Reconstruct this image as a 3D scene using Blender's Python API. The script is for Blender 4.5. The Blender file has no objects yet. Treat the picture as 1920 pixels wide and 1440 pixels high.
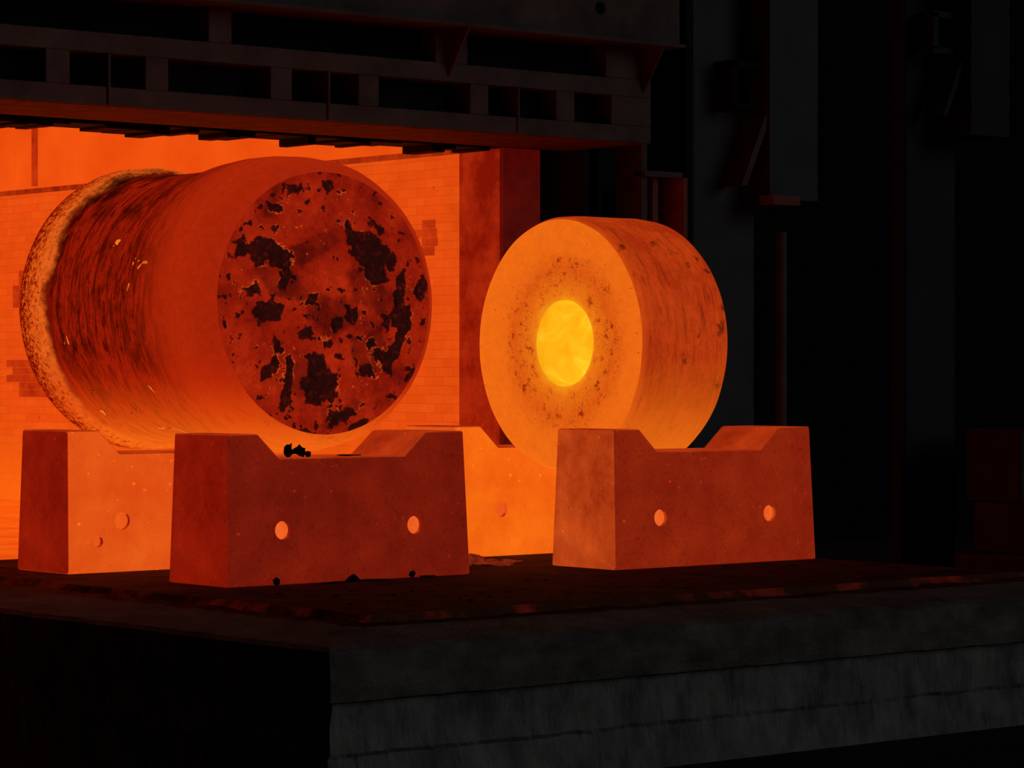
import bpy, bmesh, math, random
import numpy as np
from mathutils import Vector, noise, Matrix
random.seed(7)
S = bpy.context.scene
S.view_settings.view_transform = 'Standard'
S.view_settings.look = 'None'
S.view_settings.exposure = 0
S.view_settings.gamma = 1

def lin(r, g, b, k=1.0):
    def f(c):
        c /= 255.0
        return (c/12.92 if c <= 0.04045 else ((c+0.055)/1.055)**2.4)*k
    return (f(r), f(g), f(b), 1.0)

# ---------------------------------------------------------------- node helper
class NT:
    def __init__(s, name):
        s.m = bpy.data.materials.new(name); s.m.use_nodes = True
        s.t = s.m.node_tree; s.t.nodes.clear()
        s.out = s.t.nodes.new('ShaderNodeOutputMaterial')
    def n(s, typ, ins=None, **props):
        nd = s.t.nodes.new(typ)
        for k, v in props.items(): setattr(nd, k, v)
        for k, v in (ins or {}).items():
            if isinstance(v, bpy.types.NodeSocket): s.t.links.new(v, nd.inputs[k])
            else: nd.inputs[k].default_value = v
        return nd
    def math(s, op, a, b=0.0, clamp=False):
        nd = s.n('ShaderNodeMath', {0: a, 1: b}, operation=op); nd.use_clamp = clamp
        return nd.outputs[0]
    def ramp(s, fac, stops, interp='LINEAR'):
        nd = s.n('ShaderNodeValToRGB', {0: fac}); cr = nd.color_ramp; cr.interpolation = interp
        while len(cr.elements) < len(stops): cr.elements.new(0.5)
        for e, (p, c) in zip(cr.elements, stops):
            e.position = p; e.color = c if not isinstance(c, (int, float)) else (c, c, c, 1)
        return nd.outputs[0]
    def mix(s, fac, a, b, blend='MIX'):
        nd = s.n('ShaderNodeMix', data_type='RGBA', blend_type=blend)
        for i, v in ((0, fac), (6, a), (7, b)):
            if isinstance(v, bpy.types.NodeSocket): s.t.links.new(v, nd.inputs[i])
            else: nd.inputs[i].default_value = v
        return nd.outputs[2]
    def coord(s):
        return s.n('ShaderNodeTexCoord').outputs['Object']
    def scale(s, vec, sc, loc=(0, 0, 0), rot=(0, 0, 0)):
        return s.n('ShaderNodeMapping', {'Vector': vec, 'Scale': sc, 'Location': loc, 'Rotation': rot}).outputs[0]
    def noise(s, vec, scale, detail=4, rough=0.55, dist=0.0):
        return s.n('ShaderNodeTexNoise', {'Vector': vec, 'Scale': scale, 'Detail': detail, 'Roughness': rough, 'Distortion': dist}).outputs[0]
    def finish(s, base, emis=None, strength=1.0, rough=0.8, bump=None, bstr=0.3, bdist=0.02, metal=0.0, spec=0.15):
        p = s.n('ShaderNodeBsdfPrincipled', {'Base Color': base, 'Roughness': rough, 'Metallic': metal, 'Specular IOR Level': spec})
        if emis is not None:
            for k, v in (('Emission Color', emis), ('Emission Strength', strength)):
                if isinstance(v, bpy.types.NodeSocket): s.t.links.new(v, p.inputs[k])
                else: p.inputs[k].default_value = v
        if bump is not None:
            b = s.n('ShaderNodeBump', {'Height': bump, 'Strength': bstr, 'Distance': bdist})
            s.t.links.new(b.outputs[0], p.inputs['Normal'])
        s.t.links.new(p.outputs[0], s.out.inputs[0])
        return s.m

def plain(name, c, rough=0.8, ns=4.0, var=0.5, bstr=0.3, metal=0.0, stretch=(1, 1, 1), spec=0.15):
    t = NT(name); v = t.scale(t.coord(), stretch)
    n1 = t.noise(v, ns, 8, 0.6)
    c2 = tuple(x*(1-var) for x in c[:3])+(1,)
    c3 = tuple(x*(1+var) for x in c[:3])+(1,)
    col = t.ramp(n1, [(0.3, c2), (0.7, c3)])
    return t.finish(col, rough=rough, bump=t.noise(v, ns*5, 8, 0.7), bstr=bstr, metal=metal, spec=spec)

def hot(name, cool, warm, strength=1.0, ns=3.0, lo=0.3, hi=0.7, stretch=(1, 1, 1), albedo=(0.08, 0.03, 0.015, 1), speck=0.0, bstr=0.3, rough=0.85):
    t = NT(name); v = t.scale(t.coord(), stretch)
    n1 = t.noise(v, ns, 6, 0.6)
    col = t.ramp(n1, [(lo, cool), (hi, warm)])
    fine = t.noise(v, ns*14, 4, 0.7)
    if speck > 0:
        sp = t.ramp(fine, [(0.33, 1-speck), (0.45, 1.0)])
        sp2 = t.ramp(t.noise(v, ns*9, 2, 0.5), [(0.70, 0.5), (0.76, 1.0)])
        col = t.mix(1.0, col, sp, 'MULTIPLY'); col = t.mix(1.0, col, t.mix(1.0, sp2, (2, 2, 2, 1), 'MULTIPLY'), 'MULTIPLY')
    return t.finish(albedo, col, strength, rough=rough, bump=fine, bstr=bstr)

# ---------------------------------------------------------------- mesh helpers
def link(ob, parent=None):
    S.collection.objects.link(ob)
    if parent: ob.parent = parent
    return ob
def empty(name, loc=(0, 0, 0)):
    e = bpy.data.objects.new(name, None); e.empty_display_size = 0.2; e.location = loc
    return link(e)
def obj(name, verts, faces, mats, parent=None, loc=(0, 0, 0), smooth=False, bevel=0, mi=None):
    me = bpy.data.meshes.new(name); me.from_pydata(verts, [], faces); me.update()
    for m in (mats if isinstance(mats, (list, tuple)) else [mats]): me.materials.append(m)
    if mi:
        for p, i in zip(me.polygons, mi): p.material_index = i
    if smooth:
        for p in me.polygons: p.use_smooth = True
    o = bpy.data.objects.new(name, me); o.location = loc; link(o, parent)
    if bevel:
        b = o.modifiers.new('bevel', 'BEVEL'); b.width = bevel; b.segments = 2; b.limit_method = 'ANGLE'
    return o
BF = [(0, 3, 2, 1), (4, 5, 6, 7), (0, 1, 5, 4), (1, 2, 6, 5), (2, 3, 7, 6), (3, 0, 4, 7)]
def boxes(name, bl, mat, parent=None, bevel=0.0):
    V = []; F = []
    for (x0, x1, y0, y1, z0, z1) in bl:
        o = len(V)
        V += [(x0, y0, z0), (x1, y0, z0), (x1, y1, z0), (x0, y1, z0), (x0, y0, z1), (x1, y0, z1), (x1, y1, z1), (x0, y1, z1)]
        F += [tuple(o+i for i in f) for f in BF]
    return obj(name, V, F, mat, parent, bevel=bevel)
def prism(name, poly, axis, a0, a1, mat, parent=None, bevel=0.0):
    V = []
    for a in (a0, a1):
        for (p, q) in poly: V.append((p, a, q) if axis == 'y' else (a, p, q))
    n = len(poly)
    F = [tuple(range(n)), tuple(range(2*n-1, n-1, -1))]+[(i, (i+1) % n+0, (i+1) % n+n, i+n) for i in range(n)]
    o = obj(name, V, F, mat, parent, bevel=bevel)
    bm = bmesh.new(); bm.from_mesh(o.data); bmesh.ops.recalc_face_normals(bm, faces=bm.faces); bm.to_mesh(o.data); bm.free()
    return o
def cylz(name, x, y, z0, z1, r, mat, parent=None, seg=24):
    V = []; F = []
    for z in (z0, z1):
        for i in range(seg):
            a = 2*math.pi*i/seg; V.append((x+r*math.cos(a), y+r*math.sin(a), z))
    F = [tuple(range(seg-1, -1, -1)), tuple(range(seg, 2*seg))]+[(i, (i+1) % seg, (i+1) % seg+seg, i+seg) for i in range(seg)]
    return obj(name, V, F, mat, parent, smooth=False)

def lathe(name, prof, axis, mats, matfn, loc, seg=200, step=0.03, amp=0.004, parent=None, off=None):
    P = [prof[0]]
    for a, b in zip(prof[:-1], prof[1:]):
        L = math.hypot(b[0]-a[0], b[1]-a[1]); k = max(1, int(L/step))
        for j in range(1, k+1): P.append((a[0]+(b[0]-a[0])*j/k, a[1]+(b[1]-a[1])*j/k))
    V = []; F = []; MI = []
    for (s, r) in P:
        sh = off(s, r) if off else 0.0
        for i in range(seg):
            a = 2*math.pi*i/seg
            c, d = r*math.cos(a), r*math.sin(a)
            q = Vector((c*1.3, d*1.3, s*7))
            dr = amp*noise.noise(q)*min(1, r*3)+amp*1.5*noise.noise(Vector((c*3, d*3, s*2)))*min(1, r*3)
            rr = r+dr*0.6
            ds = amp*0.8*noise.noise(Vector((c*5, d*5, s*2+9)))
            c, d = rr*math.cos(a)+sh, rr*math.sin(a)
            V.append((c, s+ds, d) if axis == 'y' else (s+ds, c, d))
    for j in range(len(P)-1):
        for i in range(seg):
            k = (i+1) % seg
            F.append((j*seg+i, j*seg+k, (j+1)*seg+k, (j+1)*seg+i))
            MI.append(matfn(((P[j][0]+P[j+1][0])/2, (P[j][1]+P[j+1][1])/2)))
    me = bpy.data.meshes.new(name); me.from_pydata(V, [], F)
    for m in mats: me.materials.append(m)
    for p, i in zip(me.polygons, MI): p.material_index = i; p.use_smooth = True
    bm = bmesh.new(); bm.from_mesh(me); bmesh.ops.remove_doubles(bm, verts=bm.verts, dist=1e-4)
    bmesh.ops.recalc_face_normals(bm, faces=bm.faces); bm.to_mesh(me); bm.free()
    o = bpy.data.objects.new(name, me); o.location = loc
    return link(o, parent)

# ---------------------------------------------------------------- materials
HALB = (0.08, 0.026, 0.010, 1)
def ingot_side():
    t = NT('ingot_hot_scale'); co = t.coord(); sep = t.n('ShaderNodeSeparateXYZ', {0: co})
    y = t.math('DIVIDE', sep.outputs[1], 3.0)
    wob = t.math('ADD', y, t.math('MULTIPLY', t.math('SUBTRACT', t.noise(co, 4, 5), 0.5), 0.05))
    wob2 = t.math('SUBTRACT', wob, t.math('MULTIPLY', sep.outputs[2], 0.035))
    base = t.ramp(wob, [(0.10, lin(172, 36, 7)), (0.20, lin(180, 40, 7)), (0.30, lin(174, 36, 7)), (0.42, lin(166, 28, 5)), (0.78, lin(164, 27, 5)), (0.80, lin(110, 12, 3)), (0.812, lin(236, 100, 28))])
    waist = t.ramp(wob2, [(0.24, 0.0), (0.40, 1.0), (0.785, 1.0), (0.80, 0.0)])
    st = t.noise(t.scale(co, (1.5, 8, 1.5)), 2.0, 7, 0.72, 1.3)
    streak = t.ramp(st, [(0.36, 0.16), (0.46, 0.5), (0.52, 0.95), (0.72, 1.0)])
    fine = t.noise(t.scale(co, (5, 16, 5)), 3.0, 5, 0.75, 0.6)
    streak = t.mix(1.0, streak, t.ramp(fine, [(0.36, 0.45), (0.5, 0.95), (0.7, 1.0)]), 'MULTIPLY')
    st2 = t.ramp(t.noise(co, 1.9, 6, 0.65), [(0.38, 0.34), (0.50, 1.0)])
    streak = t.mix(1.0, streak, st2, 'MULTIPLY')
    mul = t.mix(waist, (1, 1, 1, 1), streak)
    grain = t.ramp(t.noise(co, 16, 6, 0.8), [(0.3, 0.74), (0.7, 1.0)])
    mul = t.mix(1.0, mul, grain, 'MULTIPLY')
    col = t.mix(1.0, base, mul, 'MULTIPLY')
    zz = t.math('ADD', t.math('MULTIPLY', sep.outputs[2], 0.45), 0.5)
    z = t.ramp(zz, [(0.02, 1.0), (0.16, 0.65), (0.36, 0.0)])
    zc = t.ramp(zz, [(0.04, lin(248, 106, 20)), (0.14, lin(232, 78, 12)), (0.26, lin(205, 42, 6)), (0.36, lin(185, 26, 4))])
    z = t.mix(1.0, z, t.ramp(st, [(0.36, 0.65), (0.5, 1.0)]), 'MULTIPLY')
    col = t.mix(t.math('MULTIPLY', z, 0.85), col, zc)  # glow reflected from beneath, painted into the underside's emission colour
    scar = t.noise(t.scale(co, (3.2, 1.6, 1.3)), 1.5, 3, 0.6, 1.2)
    scm = t.ramp(scar, [(0.688, 0.0), (0.695, 1.0)])
    sce = t.ramp(scar, [(0.668, 0.0), (0.688, 1.0)])
    col = t.mix(t.mix(1.0, sce, waist, 'MULTIPLY'), col, lin(70, 8, 2))
    col = t.mix(t.mix(1.0, scm, waist, 'MULTIPLY'), col, lin(248, 116, 30))
    collar = t.ramp(y, [(0.805, 0.0), (0.815, 1.0)])
    sp = t.noise(co, 30, 6, 0.8)
    den = t.math('MULTIPLY', t.math('SUBTRACT', y, 0.845), 1.9)
    spm = t.ramp(t.math('SUBTRACT', sp, den), [(0.38, lin(130, 30, 20)), (0.46, lin(225, 185, 150)), (0.55, 1.0)])
    col = t.mix(collar, col, t.mix(1.0, col, spm, 'MULTIPLY'))
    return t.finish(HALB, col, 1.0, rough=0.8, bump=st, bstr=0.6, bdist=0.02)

def ingot_face():
    t = NT('ingot_end_scale'); co = t.coord()
    at = t.n('ShaderNodeAttribute', attribute_name='scale_crust')
    sep = t.n('ShaderNodeSeparateColor', {0: at.outputs['Color']})
    black, edge, smud = sep.outputs[0], sep.outputs[1], sep.outputs[2]
    v2 = co
    base = t.ramp(t.noise(v2, 3.0, 7, 0.65), [(0.32, lin(100, 11, 3)), (0.45, lin(142, 22, 4)), (0.6, lin(166, 33, 6)), (0.75, lin(190, 46, 9))])
    base = t.mix(1.0, base, t.ramp(t.noise(v2, 40, 4, 0.7), [(0.3, 0.7), (0.65, 1.0)]), 'MULTIPLY')
    base = t.mix(t.math('MULTIPLY', smud, 0.66), base, lin(48, 4, 3))
    darkc = t.ramp(t.noise(v2, 17, 7, 0.78), [(0.36, lin(8, 2, 2)), (0.54, lin(28, 5, 4)), (0.66, lin(80, 10, 5))])
    col = t.mix(t.math('MULTIPLY', black, 0.96), base, darkc)
    col = t.mix(t.math('MULTIPLY', edge, 0.85), col, lin(228, 84, 26))
    return t.finish((0.05, 0.02, 0.015, 1), col, 1.0, rough=0.85, bump=t.noise(v2, 25, 6, 0.7), bstr=0.8, bdist=0.02)

def ring_side():
    t = NT('ring_hot_side'); co = t.coord(); sep = t.n('ShaderNodeSeparateXYZ', {0: co})
    st = t.noise(t.scale(co, (14, 1.6, 1.6)), 2.0, 7, 0.72, 0.7)
    base = t.ramp(t.noise(co, 2.5, 5), [(0.3, lin(182, 46, 9)), (0.6, lin(208, 65, 14))])
    mul = t.ramp(st, [(0.34, 0.42), (0.46, 0.78), (0.6, 0.88), (0.72, 1.0)])
    col = t.mix(1.0, base, mul, 'MULTIPLY')
    bl = t.ramp(t.noise(t.scale(co, (1, 1, 1), (2, 5, 1)), 5.0, 5, 0.65), [(0.60, 1.0), (0.66, 0.35)])
    col = t.mix(1.0, col, bl, 'MULTIPLY')
    grain = t.ramp(t.noise(co, 20, 6, 0.8), [(0.3, 0.74), (0.7, 1.0)])
    col = t.mix(1.0, col, grain, 'MULTIPLY')
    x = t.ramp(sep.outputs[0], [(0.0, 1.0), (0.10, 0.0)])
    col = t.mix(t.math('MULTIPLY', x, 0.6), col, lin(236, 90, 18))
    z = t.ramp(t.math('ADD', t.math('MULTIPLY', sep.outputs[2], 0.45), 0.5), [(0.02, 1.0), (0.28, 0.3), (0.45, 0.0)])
    col = t.mix(t.math('MULTIPLY', z, 0.8), col, lin(253, 126, 22))  # light bounced up from the hot blocks, painted into the ring's lower emission
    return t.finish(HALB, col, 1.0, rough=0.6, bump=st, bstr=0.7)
BO = -.11   # the bore sits slightly off the ring's centre line
def ring_face():
    t = NT('ring_hot_face'); co = t.coord(); sep = t.n('ShaderNodeSeparateXYZ', {0: co})
    v2 = t.n('ShaderNodeCombineXYZ', {0: sep.outputs[1], 1: sep.outputs[2], 2: 0.0}).outputs[0]
    r = t.n('ShaderNodeVectorMath', {0: t.scale(v2, (1, 1, 1), (-BO, 0, 0))}, operation='LENGTH').outputs['Value']
    rw = t.math('ADD', r, t.math('MULTIPLY', t.math('SUBTRACT', t.noise(v2, 5, 5), 0.5), 0.16))
    base = t.ramp(rw, [(0.30, lin(254, 164, 22)), (0.40, lin(243, 120, 20)), (0.60, lin(229, 94, 18)), (0.74, lin(242, 107, 20)), (0.95, lin(247, 110, 20))])
    vv = t.n('ShaderNodeVectorMath', {0: v2, 1: t.n('ShaderNodeTexNoise', {'Vector': v2, 'Scale': 9.0}).outputs['Color']}, operation='ADD').outputs[0]
    pit = t.n('ShaderNodeTexVoronoi', {'Vector': vv, 'Scale': 24.0, 'Randomness': 1.0}).outputs['Distance']
    pm = t.ramp(pit, [(0.20, 1.0), (0.32, 0.0)])
    pm2 = t.ramp(t.noise(v2, 10, 6, 0.8), [(0.55, 0.0), (0.59, 1.0)])
    pm = t.mix(1.0, pm, pm2, 'LIGHTEN')
    zone = t.ramp(rw, [(0.38, 0.0), (0.44, 0.9), (0.66, 1.0), (0.78, 0.0)])
    zn = t.ramp(t.noise(v2, 3.5, 3), [(0.38, 0.3), (0.50, 1.0)])
    pm = t.mix(1.0, t.mix(1.0, pm, zone, 'MULTIPLY'), zn, 'MULTIPLY')
    sparse = t.ramp(t.noise(v2, 22, 3, 0.6), [(0.67, 0.0), (0.70, 0.6)])
    pm = t.mix(1.0, pm, sparse, 'LIGHTEN')
    col = t.mix(t.math('MULTIPLY', pm, 0.9), base, lin(138, 30, 5))
    mott = t.ramp(t.noise(v2, 9, 8, 0.82), [(0.3, 0.78), (0.7, 1.0)])
    col = t.mix(1.0, col, mott, 'MULTIPLY')
    return t.finish(HALB, col, 1.0, rough=0.6, bump=t.math('SUBTRACT', t.noise(v2, 25, 5), pm), bstr=0.4)
def ring_bore():
    t = NT('ring_bore_yellow_heat'); co = t.coord()
    n = t.noise(co, 3.2, 5, 0.55, 1.2)
    col = t.ramp(n, [(0.3, lin(255, 160, 14)), (0.5, lin(255, 182, 22)), (0.64, lin(255, 202, 38)), (0.74, lin(255, 230, 100))])
    return t.finish((0.3, 0.15, 0.03, 1), col, 0.85, rough=0.35, bump=n, bstr=.8, bdist=0.04, spec=0.5)

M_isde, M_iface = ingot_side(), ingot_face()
M_rside, M_rface, M_rbore = ring_side(), ring_face(), ring_bore()

# ---------------------------------------------------------------- ingot
ZC = 2.008; RF = .955; YF = .275
ing = empty('steel_ingot', (1.06, 0, ZC))
prof = [(YF, RF), (YF+.012, .980), (.312, 1.012), (.38, 1.048), (.58, 1.085), (.80, 1.10), (1.0, 1.10), (1.2, 1.082), (1.42, 1.050), (1.65, 1.030), (2.0, 1.030), (2.30, 1.040), (2.39, 1.042),
        (2.42, 1.068), (2.46, 1.096), (2.53, 1.108), (2.70, 1.108), (2.77, 1.09), (2.81, 1.04), (2.81, 0)]
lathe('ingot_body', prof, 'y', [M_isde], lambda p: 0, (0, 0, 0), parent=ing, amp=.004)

def fbm2(X, Z, sc, octv, seed):
    out = np.zeros(len(X)); a = 1.0; tot = 0
    for o in range(octv):
        s = sc*2**o
        out += a*np.array([noise.noise(Vector((x*s, z*s, seed+o*7.3))) for x, z in zip(X, Z)])
        tot += a; a *= .62
    return out/tot
POLY = [  # crust outlines, laid out on a 207 x 257 per-metre grid of the end face
 [(455,452),(470,448),(490,460),(512,468),(530,482),(524,500),(536,522),(518,514),(500,500),(480,494),(460,489),(450,470)],
 [(630,432),(660,428),(684,440),(702,455),(720,480),(722,500),(704,497),(714,517),(696,532),(672,522),(668,506),(650,490),(634,472),(638,450)],
 [(732,508),(748,502),(748,527),(734,532)], [(764,532),(788,518),(792,545),(778,556),(764,548)],
 [(464,578),(490,566),(512,576),(510,600),(490,604),(470,610),(462,595)],
 [(715,582),(735,568),(754,572),(762,590),(748,630),(738,655),(720,692),(717,714),(700,692),(682,665),(690,653),(710,662),(726,640),(735,610),(720,602)],
 [(519,680),(529,670),(532,700),(520,770),(508,762),(515,720)],
 [(558,675),(570,664),(586,675),(592,690),(614,708),(618,737),(602,752),(587,746),(582,762),(563,757),(558,735),(551,715),(562,700)],
 [(482,690),(502,673),(498,710),(482,714)], [(496,628),(510,640),(512,662),(499,667)], [(604,604),(622,598),(624,616),(609,622)],
 [(488,389),(514,391),(515,403),(494,404)], [(627,417),(643,414),(647,429),(631,431)], [(689,411),(701,409),(707,429),(694,433)],
 [(595,346),(608,344),(608,359),(596,361)], [(632,578),(652,575),(648,600),(634,606)], [(728,542),(744,533),(742,560),(725,577)],
 [(504,515),(528,520),(522,547),(505,537)], [(698,590),(714,584),(710,614),(697,612)], [(600,772),(640,770),(652,776),(630,790),(598,786)],
 [(438,545),(468,538),(472,552),(446,560)], [(658,690),(676,684),(690,700),(664,704)], [(556,560),(574,556),(570,574),(558,576)],
 [(520,352),(548,346),(552,356),(524,364)], [(640,800),(670,790),(672,798),(644,808)], [(748,700),(762,682),(764,694),(750,712)], [(436,470),(446,455),(450,480),(440,492)],
 [(545,800),(575,806),(572,813),(546,806)], [(672,640),(684,634),(686,648),(674,652)], [(588,640),(600,636),(604,652),(590,654)], [(545,620),(560,612),(566,626),(548,634)]]
SMUDGE = [[(530,472),(560,455),(600,440),(625,446),(600,470),(580,480),(552,502),(536,495)], [(575,772),(620,762),(662,754),(652,780),(620,797),(590,792)],
 [(470,470),(540,500),(560,560),(500,560),(466,520)], [(640,500),(700,530),(740,560),(700,590),(640,560)], [(520,690),(560,670),(600,690),(590,760),(530,740)],
 [(640,630),(700,620),(720,660),(680,700),(650,680)], [(560,560),(630,550),(650,610),(600,640),(560,610)]]
CX, CY, SX, SZ = 598, 569, 207., 257.
def sdf(X, Z, poly):
    P = [((px-CX)/SX, (CY-py)/SZ) for px, py in poly]
    d = np.full(len(X), 1e9); ins = np.zeros(len(X), bool)
    for (ax, az), (bx, bz) in zip(P, P[1:]+P[:1]):
        ex, ez = bx-ax, bz-az; wx, wz = X-ax, Z-az
        h = np.clip((wx*ex+wz*ez)/(ex*ex+ez*ez), 0, 1)
        d = np.minimum(d, np.hypot(wx-ex*h, wz-ez*h))
        c = ((az > Z) != (bz > Z)) & (X < (bx-ax)*(Z-az)/((bz-az) if bz != az else 1e-9)+ax)
        ins ^= c
    return np.where(ins, -d, d)
def endface():
    seg, nr = 800, 180
    rr = RF*(np.arange(1, nr+1)/nr); aa = 2*np.pi*np.arange(seg)/seg
    X = np.concatenate([[0], (rr[:, None]*np.cos(aa)[None]).ravel()]); Z = np.concatenate([[0], (rr[:, None]*np.sin(aa)[None]).ravel()])
    Rr = np.hypot(X, Z)
    w1 = fbm2(X, Z, 7, 5, 1.1); w2 = fbm2(X, Z, 7, 5, 31.7); n3 = fbm2(X, Z, 14, 3, 71.)
    Xw, Zw = X+.10*w1, Z+.10*w2
    d = np.full(len(X), 9.)
    for p in POLY: d = np.minimum(d, sdf(Xw, Zw, p))
    d -= .009
    near = np.clip(1-d/.22, 0, 1)
    ring = np.exp(-((Rr-.90)/.030)**2)
    fl = (.36-.09*near-.11*ring)-n3
    d = np.minimum(d, fl*.12)
    sm = np.full(len(X), 9.)
    for p in SMUDGE: sm = np.minimum(sm, sdf(X+.12*w1, Z+.12*w2, p))
    black = np.clip(-d/.006+.5, 0, 1)
    em = fbm2(X, Z, 4, 2, 9.)
    edge = np.clip(1-np.abs(d-.004)/.004, 0, 1)*np.clip((em-.05)*7, 0, 1)*(Rr < .84)
    smud = np.clip(-sm/.04+.5, 0, 1)*np.clip(.7+w1, 0, 1)
    Y = YF-.016*np.clip(-d/.02, 0, 1)+.006*n3+.006*w1
    bl = np.clip((RF-Rr)/.05, 0, 1)
    Y = YF+(Y-YF)*bl-.03*(1-(Rr/RF)**2)
    V = list(zip(X.tolist(), Y.tolist(), Z.tolist()))
    F = [(0, 1+i, 1+(i+1) % seg) for i in range(seg)]
    for j in range(nr-1):
        a = 1+j*seg; b = a+seg
        F += [(a+i, b+i, b+(i+1) % seg, a+(i+1) % seg) for i in range(seg)]
    me = bpy.data.meshes.new('ingot_end_face'); me.from_pydata(V, [], F); me.materials.append(M_iface)
    at = me.color_attributes.new('scale_crust', 'FLOAT_COLOR', 'POINT')
    buf = np.stack([black, edge, smud, np.ones(len(X))], 1).astype(np.float32).ravel()
    at.data.foreach_set('color', buf)
    me.polygons.foreach_set('use_smooth', [True]*len(me.polygons)); me.update()
    o = bpy.data.objects.new('ingot_end_face', me); link(o, ing)
endface()

# ---------------------------------------------------------------- ring
RC = (3.30+.55, -.38+1.34, .262+1.48)
R = 1.035
prof = [(.70, .0), (.70, .30), (.30, .325), (.09, .33), (.04, .335), (.012, .35), (0, .385), (0, .93), (.012, .970), (.04, 1.003), (.09, 1.026), (.2, R), (.78, R), (.93, 1.02), (.99, .98), (1.01, .93), (1.01, 0)]
def rm(p):
    if p[1] < .345 and p[0] < .9: return 2
    if p[0] < .03: return 1
    return 0
def roff(s, r):
    if s > .9: return 0.0
    return BO*max(0.0, min(1.0, (.80-r)/.40))
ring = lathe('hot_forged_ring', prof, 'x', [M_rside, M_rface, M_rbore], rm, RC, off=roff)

# ---------------------------------------------------------------- support blocks
ALB = (0.12, 0.038, 0.015, 1)
def blockmat(name, c1, c2, st=1.0, speck=0.3): return hot(name, c1, c2, st, ns=2.6, albedo=ALB, speck=speck, bstr=0.25)
M_hole = hot('block_hole_glow', lin(226, 80, 24), lin(242, 104, 40), ns=8, albedo=ALB)
H2 = ((.487, .385, .066), (1.673, .385, .066))
def block(name, loc, mf, ms, mt, hole=M_hole, holes=H2):
    L, H, T = 2.19, 1.07, .74
    prof = [(0, 0), (L, 0), (L-.03, H), (1.80, H), (1.60, .895), (.478, .895), (.295, H), (.02, H)]
    V = []
    for (x, z) in prof: V.append((x, .045*z/H, z))
    for (x, z) in prof: V.append((x, T-.045*z/H, z))
    n = len(prof)
    F = [tuple(range(n)), tuple(range(2*n-1, n-1, -1))]+[(i, i+n, (i+1) % n+n, (i+1) % n) for i in range(n)]
    me = bpy.data.meshes.new('tmp'); me.from_pydata(V, [], F)
    bm = bmesh.new(); bm.from_mesh(me); bmesh.ops.recalc_face_normals(bm, faces=bm.faces); bm.to_mesh(me); bm.free()
    o = bpy.data.objects.new('tmp', me); link(o)
    b = o.modifiers.new('b', 'BEVEL'); b.width = .016; b.segments = 3; b.limit_method = 'ANGLE'
    cut = []
    for (hx, hz, hr) in holes:
        seg = 32; CV = []
        for y in (-.2, .045):
            for i in range(seg):
                a = 2*math.pi*i/seg; CV.append((hx+hr*math.cos(a), y, hz+hr*math.sin(a)))
        CF = [tuple(range(seg)), tuple(range(2*seg-1, seg-1, -1))]+[(i, i+seg, (i+1) % seg+seg, (i+1) % seg) for i in range(seg)]
        cm = bpy.data.meshes.new('c'); cm.from_pydata(CV, [], CF)
        bm = bmesh.new(); bm.from_mesh(cm); bmesh.ops.recalc_face_normals(bm, faces=bm.faces); bm.to_mesh(cm); bm.free()
        co = bpy.data.objects.new('c', cm); link(co); cut.append(co)
        bo = o.modifiers.new('bo', 'BOOLEAN'); bo.operation = 'DIFFERENCE'; bo.object = co; bo.solver = 'EXACT'
    bpy.context.view_layer.update()
    dg = bpy.context.evaluated_depsgraph_get()
    nm = bpy.data.meshes.new_from_object(o.evaluated_get(dg))
    for c in cut+[o]: bpy.data.objects.remove(c, do_unlink=True)
    bm = bmesh.new(); bm.from_mesh(nm)
    nm.materials.clear()
    for m in (mf, ms, mt, hole): nm.materials.append(m)
    bm.faces.ensure_lookup_table()
    for f in bm.faces:
        c = f.calc_center_median(); nn = f.normal
        inh = any((c.x-hx)**2+(c.z-hz)**2 < (hr*1.003)**2 for hx, hz, hr in holes) and .02 < c.y < .2 and nn.y < -.8 and hole is not None
        if inh: f.material_index = 3
        elif nn.z > .5: f.material_index = 2
        elif abs(nn.x) > .7: f.material_index = 1
        else: f.material_index = 0
        f.smooth = False
    bm.to_mesh(nm); bm.free()
    nm.name = name
    ob = bpy.data.objects.new(name, nm); ob.location = loc
    return link(ob)
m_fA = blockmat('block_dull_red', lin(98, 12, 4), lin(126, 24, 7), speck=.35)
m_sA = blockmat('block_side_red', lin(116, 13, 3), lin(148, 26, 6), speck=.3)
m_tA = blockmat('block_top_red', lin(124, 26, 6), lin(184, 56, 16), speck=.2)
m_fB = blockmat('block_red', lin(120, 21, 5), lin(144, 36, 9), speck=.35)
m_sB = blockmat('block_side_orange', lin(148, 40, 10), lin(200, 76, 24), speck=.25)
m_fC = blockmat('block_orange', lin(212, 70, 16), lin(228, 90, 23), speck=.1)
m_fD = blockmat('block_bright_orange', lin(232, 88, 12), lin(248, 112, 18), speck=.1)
m_h2 = hot('block_hole_orange', lin(222, 78, 20), lin(234, 92, 26), ns=8, albedo=ALB)
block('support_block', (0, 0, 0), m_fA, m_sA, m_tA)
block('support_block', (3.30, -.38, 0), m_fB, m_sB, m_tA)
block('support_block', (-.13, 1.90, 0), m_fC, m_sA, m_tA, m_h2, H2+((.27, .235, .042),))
block('support_block', (3.30, 1.545, 0), m_fD, m_fC, m_tA, m_h2)

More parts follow.
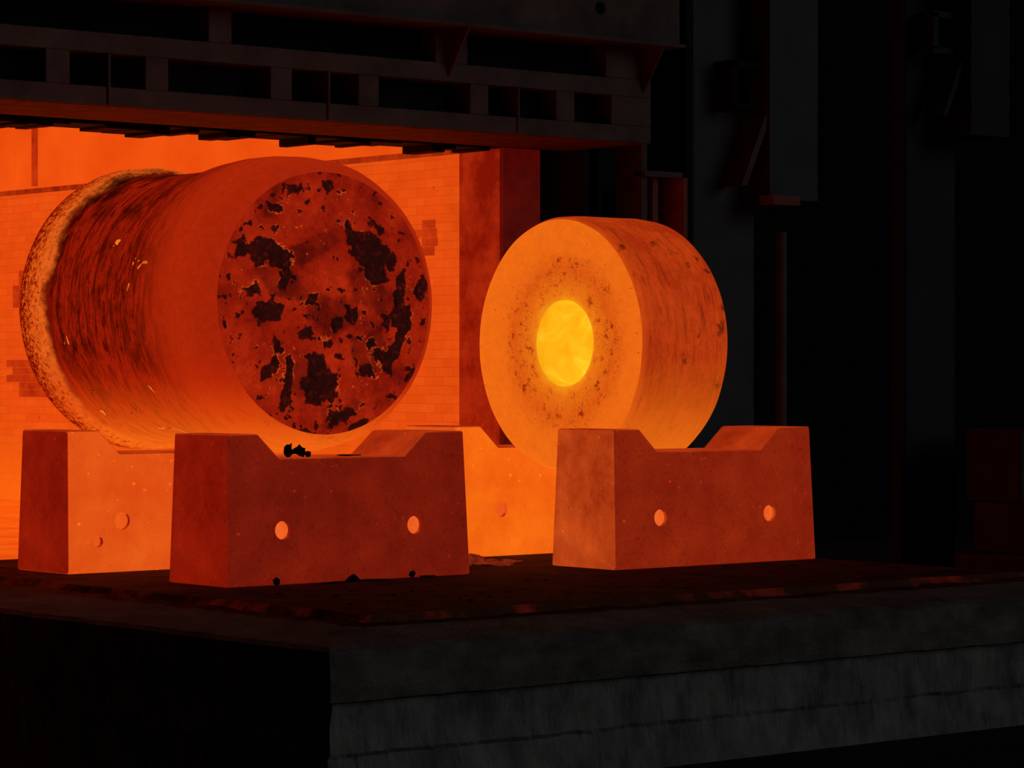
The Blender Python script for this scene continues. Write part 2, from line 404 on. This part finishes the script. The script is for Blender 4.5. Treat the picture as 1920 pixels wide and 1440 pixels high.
# ---------------------------------------------------------------- hearth car
def deckmat():
    t = NT('car_deck'); co = t.coord(); sep = t.n('ShaderNodeSeparateXYZ', {0: co})
    n = t.noise(co, 3, 9, 0.7)
    base = t.ramp(n, [(0.3, lin(26, 18, 16)), (0.7, lin(74, 46, 36))])
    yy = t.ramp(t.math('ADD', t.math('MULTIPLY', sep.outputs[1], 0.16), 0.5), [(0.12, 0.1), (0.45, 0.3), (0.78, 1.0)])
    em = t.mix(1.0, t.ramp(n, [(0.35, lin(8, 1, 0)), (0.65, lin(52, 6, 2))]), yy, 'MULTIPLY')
    return t.finish(base, em, 1.0, rough=0.95, bump=t.noise(co, 9, 9, 0.75), bstr=0.9, bdist=0.06)
M_deck = deckmat()
M_crack = hot('deck_hot_joint', lin(10, 1, 0), lin(80, 10, 5), .7, ns=2.0, lo=.50, hi=.70)
M_conc = plain('car_edge_concrete', (0.135, 0.115, 0.105, 1), 0.95, 3, 0.45, 0.9, stretch=(1, 1, 2))
M_conc2 = plain('car_body_concrete', (0.19, 0.185, 0.18, 1), 0.95, 5, 0.5, 1.0, stretch=(1, 1, .6))
def deck():
    rings = [((-.62, -2.45, 5.55), 0.0, .03), ((-.66, -2.50, 5.60), -.045, .03), ((-.76, -2.60, 5.68), -.062, .02), ((-1.37, -3.06, 6.15), -.115, .012), ((-1.42, -3.12, 6.20), -.14, .012),
             ((-1.42, -3.13, 6.20), -.30, .01), ((-1.41, -3.12, 6.20), -.435, .012), ((-1.36, -3.06, 6.15), -.45, .012), ((-1.36, -3.05, 6.15), -.60, .02), ((-1.37, -3.06, 6.15), -.75, .02), ((-1.36, -3.04, 6.15), -.78, .02), ((-1.36, -3.06, 6.15), -.95, .02), ((-1.36, -3.06, 6.15), -1.05, .0)]
    V = []; F = []; MI = []
    n1, n2 = 150, 200
    for (xl, yf, xr), z, am in rings:
        pts = [(xl, 3.75+(yf-3.75)*i/n1) for i in range(n1)]+[(xl+(xr-xl)*i/n2, yf) for i in range(n2)]+[(xr, yf+(3.75-yf)*i/n1) for i in range(n1+1)]
        for (x, y) in pts:
            q = Vector((x*3, y*3, z*8)); w = noise.noise_vector(q)+noise.noise_vector(q*3)*.5+noise.noise_vector(q*7)*.25
            dz = w.z*am*.5 if -1 < z < -.01 else 0
            V.append((x+w.x*am*1.4, y+w.y*am*1.4, z+dz))
    n = 2*n1+n2+1
    for j in range(len(rings)-1):
        for i in range(n-1):
            F.append((j*n+i, (j+1)*n+i, (j+1)*n+i+1, j*n+i+1)); MI.append(3 if j == 0 else (0 if j < 2 else (1 if j < 7 else 2)))
    F.append(tuple(range(n))); MI.append(0)
    F.append(tuple(i*n for i in range(len(rings)))+tuple(i*n+n-1 for i in range(len(rings)-1, -1, -1))); MI.append(1)
    o = obj('hearth_car', V, F, [M_deck, M_conc, M_conc2, M_crack], mi=MI)
    bm = bmesh.new(); bm.from_mesh(o.data); bmesh.ops.recalc_face_normals(bm, faces=bm.faces); bm.to_mesh(o.data); bm.free()
deck()

def chips(name, specs, mat, sub=1):
    V = []; F = []
    for (x, y, z, sx, sy, sz) in specs:
        bm = bmesh.new(); bmesh.ops.create_icosphere(bm, subdivisions=sub, radius=1)
        for v in bm.verts:
            k = 1+.9*noise.noise(v.co*1.9+Vector((x*9, y*9, 0)))
            v.co *= k
        bm.verts.ensure_lookup_table(); zm = min(v.co.z for v in bm.verts)
        o = len(V)
        V += [(x+v.co.x*sx, y+v.co.y*sy, z+(v.co.z-zm)*sz) for v in bm.verts]
        F += [tuple(o+q.index for q in f.verts) for f in bm.faces]; bm.free()
    return obj(name, V, F, mat)
M_scale = plain('black_scale', (0.015, 0.008, 0.007, 1), 0.9, 12, .4, .5)
M_rub = hot('warm_rubble', lin(60, 12, 5), lin(140, 40, 18), ns=9, albedo=(.10, .05, .03, 1))
sp = [(.38, -.06, 0.001, .03, .02, .03), (1.05, -.07, 0.001, .06, .02, .026), (1.6, -.06, 0.001, .035, .02, .026), (1.15, -.10, 0.001, .22, .05, .008), (.85, -.12, 0.001, .16, .04, .006), (1.72, -.08, 0.001, .08, .03, .01)]
for i in range(45):
    sp.append((random.uniform(-.4, 5.3), random.uniform(-2.2, -.6), 0.001, random.uniform(.01, .03), random.uniform(.01, .03), random.uniform(.002, .006)))
chips('fallen_scale_debris', sp, M_scale)
chips('scale_flakes', [(.61, .12, .897, .04, .015, .045), (.70, .11, .897, .055, .02, .036), (.78, .12, .897, .03, .02, .02), (1.15, .12, .897, .12, .02, .006)], M_scale, 2)
rb = []
for i in range(60):
    a = random.gauss(0, .22); b = random.gauss(0, .15)
    rb.append((2.72+a, .9+b, 0.001, random.uniform(.03, .1), random.uniform(.03, .09), random.uniform(.01, .05)*math.exp(-(a*a+b*b)*5)))
chips('rubble_pile', rb, M_rub, 2)

# ---------------------------------------------------------------- furnace
def brickmat(name, c1, c2, cm, st, albedo, patch=True):
    t = NT(name); co = t.coord(); sep = t.n('ShaderNodeSeparateXYZ', {0: co})
    u = t.math('ADD', sep.outputs[0], sep.outputs[1])
    v = t.n('ShaderNodeCombineXYZ', {0: u, 1: sep.outputs[2], 2: 0.0}).outputs[0]
    br = t.n('ShaderNodeTexBrick', {'Vector': v, 'Color1': c1, 'Color2': c2, 'Mortar': cm, 'Scale': 1.0, 'Mortar Size': .0045, 'Mortar Smooth': .6, 'Brick Width': .30, 'Row Height': .092})
    n = t.ramp(t.noise(co, 1.4, 8, 0.7), [(0.3, 0.76), (0.7, 1.0)])
    col = t.mix(1.0, br.outputs[0], n, 'MULTIPLY')
    pn = t.ramp(t.noise(t.scale(co, (1, 1, 1), (3, 7, 2)), 1.3, 8, 0.7), [(0.63, 1.0), (0.645, 0.55)])
    col = t.mix(1.0, col, pn, 'MULTIPLY')
    low = t.ramp(sep.outputs[2], [(0.1, 1.0), (0.95, 0.0)])
    col = t.mix(t.math('MULTIPLY', low, 0.7), col, lin(255, 110, 14))
    return t.finish(albedo, col, st, rough=0.9, bump=br.outputs['Fac'], bstr=-0.2)
M_brick = brickmat('glowing_brick', lin(235, 80, 15), lin(241, 89, 19), lin(219, 69, 13), 0.84, (0.2, 0.075, 0.025, 1))
M_roof = hot('glowing_refractory', lin(224, 72, 12), lin(243, 92, 18), 0.84, ns=1.0, albedo=(0.2, 0.075, 0.025, 1))
M_jamb = hot('jamb_refractory', lin(126, 17, 4), lin(172, 40, 11), 0.78, ns=3.0, lo=.38, hi=.62, albedo=(0.14, 0.04, 0.02, 1), speck=.3)
M_patch = hot('repaired_brick', lin(156, 33, 8), lin(208, 62, 14), 0.8, ns=4.0, albedo=(0.14, 0.05, 0.02, 1), speck=.3)
M_jfront = hot('jamb_front_refractory', lin(56, 3, 2), lin(92, 9, 4), 0.75, ns=3, albedo=(0.1, 0.03, 0.02, 1))
M_dark = plain('dark_steel', (0.085, 0.068, 0.062, 1), 0.7, 2.5, .35, .15)
M_blk = plain('black_steel', (0.010, 0.008, 0.008, 1), 0.85, 3, .4, .15)  # near-black base for the darkest steel parts
M_blue = plain('painted_steel', (0.044, 0.053, 0.062, 1), 0.6, 2, .2, .1)
M_far = plain('distant_painted_steel', (0.020, 0.025, 0.030, 1), 0.7, 2, .2, .1)
M_rail = plain('red_lit_rail_steel', (0.20, 0.06, 0.045, 1), 0.6, 5, .3, .2)  # red glow falling on the rail, put into the base colour
M_shadow = plain('void_black', (0.002, 0.002, 0.002, 1), 0.95, 3, .2, .1)
M_ledge = hot('ledge_cooler_brick', lin(110, 18, 5), lin(200, 58, 15), 0.75, ns=5, albedo=(.1, .04, .02, 1), speck=.5)

fur = empty('furnace', (0, 0, 0))
XL, XR, YB = -2.2, 6.94, 18.0
boxes('wall_right', [(XR, XR+.4, 6.0, YB, -1.05, 3.72)], M_brick, fur)
pb = []
z = 1.22
while z < 2.72:
    pb.append((XR-.012, XR+.01, 13.0+random.uniform(-.3, .3), (14.8 if z < 1.6 or z > 2.2 else 14.35)+random.choice([-.15, 0, .15]), z, z+.088)); z += .092
z = 2.71
while z < 3.0:
    pb.append((XR-.012, XR+.01, 6.32+random.uniform(0, .12), 6.62+random.uniform(-.1, .12), z, z+.088)); z += .092
boxes('wall_repair_patch', pb, M_patch, fur)
boxes('upper_wall_right', [(XR-.03, XR+.4, 6.0, YB, 3.78, 5.4)], M_roof, fur)
boxes('wall_joint', [(XR-.012, XR+.4, 6.0, YB, 3.72, 3.78)], M_ledge, fur)
boxes('wall_back', [(XL, XR+.4, YB, YB+.4, -1.05, 5.4)], M_brick, fur)
boxes('wall_left', [(XL-.4, XL, 6.0, YB+.4, -1.05, 5.4)], M_brick, fur)
boxes('ceiling', [(XL-.4, XR+.4, 6.0, YB+.4, 5.4, 5.7)], M_roof, fur)
boxes('furnace_hearth', [(XL-.4, XR+.4, 3.8, YB+.4, -1.04, -.06)], hot('hearth_glow', lin(226, 72, 10), lin(248, 100, 14), .9, ns=1.5, albedo=(.2, .07, .03, 1)), fur)
boxes('thermocouple_tube', [(XR-.10, XR-.04, 14.15, 14.20, 3.80, 5.4)], M_patch, fur)
boxes('jamb_inner', [(XR-.02, XR+.5, 5.36, 6.0, -1.05, 3.74), (XL-.5, XL+.02, 5.36, 6.0, -1.05, 3.74)], M_jamb, fur, bevel=.03)
boxes('jamb_front', [(XR-.01, XR+.47, 5.30, 5.355, -1.05, 3.74), (XL-.47, XL+.01, 5.30, 5.355, -1.05, 3.74)], M_jfront, fur)
M_soff = plain('lintel_soffit_steel', (0.07, 0.018, 0.012, 1), 0.8, 4, .5, .3)
XB = -6.0
boxes('lintel_core', [(XB, 7.66, 4.25, 6.0, 3.78, 6.6)], M_blk, fur)
segs = []
x = XB
while x < 7.6:
    w = random.uniform(.75, 1.0); segs.append((x, min(x+w-.01, 7.66), 4.02, 5.2, 3.735, 3.785)); x += w
boxes('lintel_soffit_plates', segs, M_soff, fur, bevel=.006)
segs = []; x = XL
while x < 6.9:
    w = random.uniform(.1, .4); segs.append((x, min(x+w-.01, 6.93), 5.5, 5.98, 3.70+random.uniform(-.03, .05), 3.79)); x += w
boxes('lintel_refractory_edge', segs, M_blk, fur, bevel=.01)

db = empty('furnace_door_beam', (0, 0, 0))
Y0 = 4.0
L = []
L.append((XB, 7.72, Y0, 4.25, 3.74, 3.90))
L.append((XB, 7.72, Y0, 4.25, 4.18, 4.35))
posts = [(.94, 1.17), (1.91, 2.14), (3.20, 3.43), (4.16, 4.39), (5.45, 5.67), (6.50, 6.73), (7.20, 7.72)]
for k in range(1, 6):
    posts.append((.94-1.15*k, 1.12-1.15*k))
for a, b in posts: L.append((a, b, Y0, 4.25, 3.90, 4.18))
for a in (1.53, 3.81, 6.01): L.append((a, a+.025, Y0-.02, 4.25, 3.74, 4.18))
for a, b in ((2.55, 2.79), (5.04, 5.42), (7.13, 7.72), (-.2, .05), (-3, -2.7)): L.append((a, b, Y0, 4.25, 4.35, 4.66))
boxes('door_frame_lattice', L, M_dark, db, bevel=.008)
boxes('header_beam', [(XB, 7.90, 3.78, 4.4, 4.68, 6.4)], M_dark, db, bevel=.015)
boxes('header_flange', [(XB, 7.90, 3.70, 4.4, 4.66, 4.69)], M_dark, db)
for gx in (5.2, 7.62):
    prism('gusset', [(3.70, 4.66), (4.0, 4.66), (4.0, 4.22)], 'x', gx-.012, gx+.012, M_dark, db)
for hx, hz in ((6.86, 4.97), (3.95, 5.0)):
    V = [(hx+.06*math.cos(i*math.pi/12), 3.775, hz+.06*math.sin(i*math.pi/12)) for i in range(24)]
    obj('bolt_hole', V, [tuple(range(23, -1, -1))], M_shadow, db)

fc = empty('furnace_front_casing', (0, 0, 0))
boxes('casing_plate', [(7.42, 9.5, 5.5, 6.4, -1.05, 6.6), (-6.0, -2.7, 5.5, 6.4, -1.05, 6.6)], M_blk, fc)
boxes('casing_return', [(7.72, 7.80, 5.0, 5.5, -1.05, 3.9), (8.10, 8.14, 5.2, 5.5, -1.05, 6.6)], M_blk, fc)
boxes('guide_rail', [(8.42, 8.50, 4.9, 5.3, -1.05, 6.6), (8.42, 8.95, 4.85, 5.0, 3.5, 3.56)], M_dark, fc, bevel=.005)
boxes('guide_rail_channel', [(8.62, 8.70, 4.95, 5.3, -1.05, 3.50), (8.86, 8.92, 4.75, 5.3, -1.05, 3.50)], M_rail, fc, bevel=.005)
boxes('guide_column', [(9.22, 10.12, 5.0, 5.9, -1.05, 6.6)], M_blue, fc, bevel=.01)
boxes('guide_column_edge', [(9.12, 9.22, 4.98, 5.9, -1.05, 6.6)], M_blk, fc, bevel=.005)
boxes('counterweight_beam', [(10.0, 10.72, 4.65, 5.0, 3.32, 6.6)], M_blue, fc, bevel=.01)
boxes('beam_foot', [(9.95, 10.35, 4.55, 4.75, 3.26, 3.36)], M_rail, fc)
boxes('bracket_box', [(9.55, 9.62, 4.75, 5.0, 4.25, 4.75), (9.55, 9.95, 4.75, 4.80, 4.68, 4.75), (9.55, 9.95, 4.75, 4.80, 4.25, 4.30), (9.55, 10.05, 4.95, 5.0, 4.25, 4.75)], M_blk, fc)
prism('bracket_gusset', [(9.62, 3.45), (9.70, 3.45), (10.05, 4.2), (9.97, 4.2)], 'y', 4.68, 4.98, M_dark, fc)
cylz('pipe', 10.42, 4.9, -1.05, 3.0, .06, M_dark, fc)

sc = empty('steel_column', (0, 0, 0))
boxes('column_web', [(12.55, 13.4, 5.1, 5.2, -1.05, 7.2)], M_far, sc, bevel=.01)
boxes('column_rivet_strip', [(12.45, 12.55, 5.05, 5.2, -1.05, 7.2)], M_blk, sc)
sb = empty('hanging_guide_beam', (0, 0, 0))
boxes('beam', [(13.1, 13.75, 4.6, 5.05, 4.15, 7.2)], M_far, sb, bevel=.01)
prism('beam_gusset', [(12.75, 4.35), (12.82, 4.35), (13.12, 5.0), (13.05, 5.0)], 'y', 4.7, 5.0, M_far, sb)
boxes('beam_bracket', [(12.7, 12.78, 4.8, 5.1, 5.1, 5.5), (12.7, 13.1, 4.8, 4.85, 5.05, 5.12), (12.7, 13.1, 4.8, 4.85, 5.45, 5.52)], M_far, sb)
M_stone = plain('stacked_concrete', (0.05, 0.05, 0.05, 1), .95, 4, .3, .6)
boxes('concrete_block_stack', [(12.6, 15.5, 3.2, 4.4, -1.05, -.45), (12.9, 15.5, 3.4, 4.4, -.45, .1), (13.0, 15.5, 3.8, 4.6, .1, .9)], M_stone, bevel=.03)

boxes('floor', [(-30, 40, -30, 30, -1.25, -1.05)], plain('hall_floor', (0.02, 0.02, 0.02, 1), .9, 2, .3, .5))
boxes('dark_backdrop', [(9.5, 40, 14, 14.3, -1.05, 12)], M_shadow)  # black sheet added to keep the background behind the furnace dark

# ---------------------------------------------------------------- light
w = bpy.data.worlds.new('World'); S.world = w; w.use_nodes = True
bg = w.node_tree.nodes['Background']; bg.inputs[0].default_value = (0.8, 0.85, 1, 1); bg.inputs[1].default_value = 0.0018
su = bpy.data.lights.new('hall_daylight', 'SUN'); su.energy = .185; su.angle = math.radians(35); su.color = (1, .98, .97)
so = bpy.data.objects.new('hall_daylight', su); link(so)
so.rotation_euler = Vector((-.45, .75, -.30)).to_track_quat('-Z', 'Y').to_euler()

# ---------------------------------------------------------------- camera
cd = bpy.data.cameras.new('camera'); cd.sensor_width = 36; cd.lens = 36*5450/1920; cd.clip_end = 200
co = bpy.data.objects.new('camera', cd); link(co)
co.location = (-11.51, -16.81, 1.48)
co.rotation_euler = (math.radians(90-.16), 0, math.radians(-40))
S.camera = co
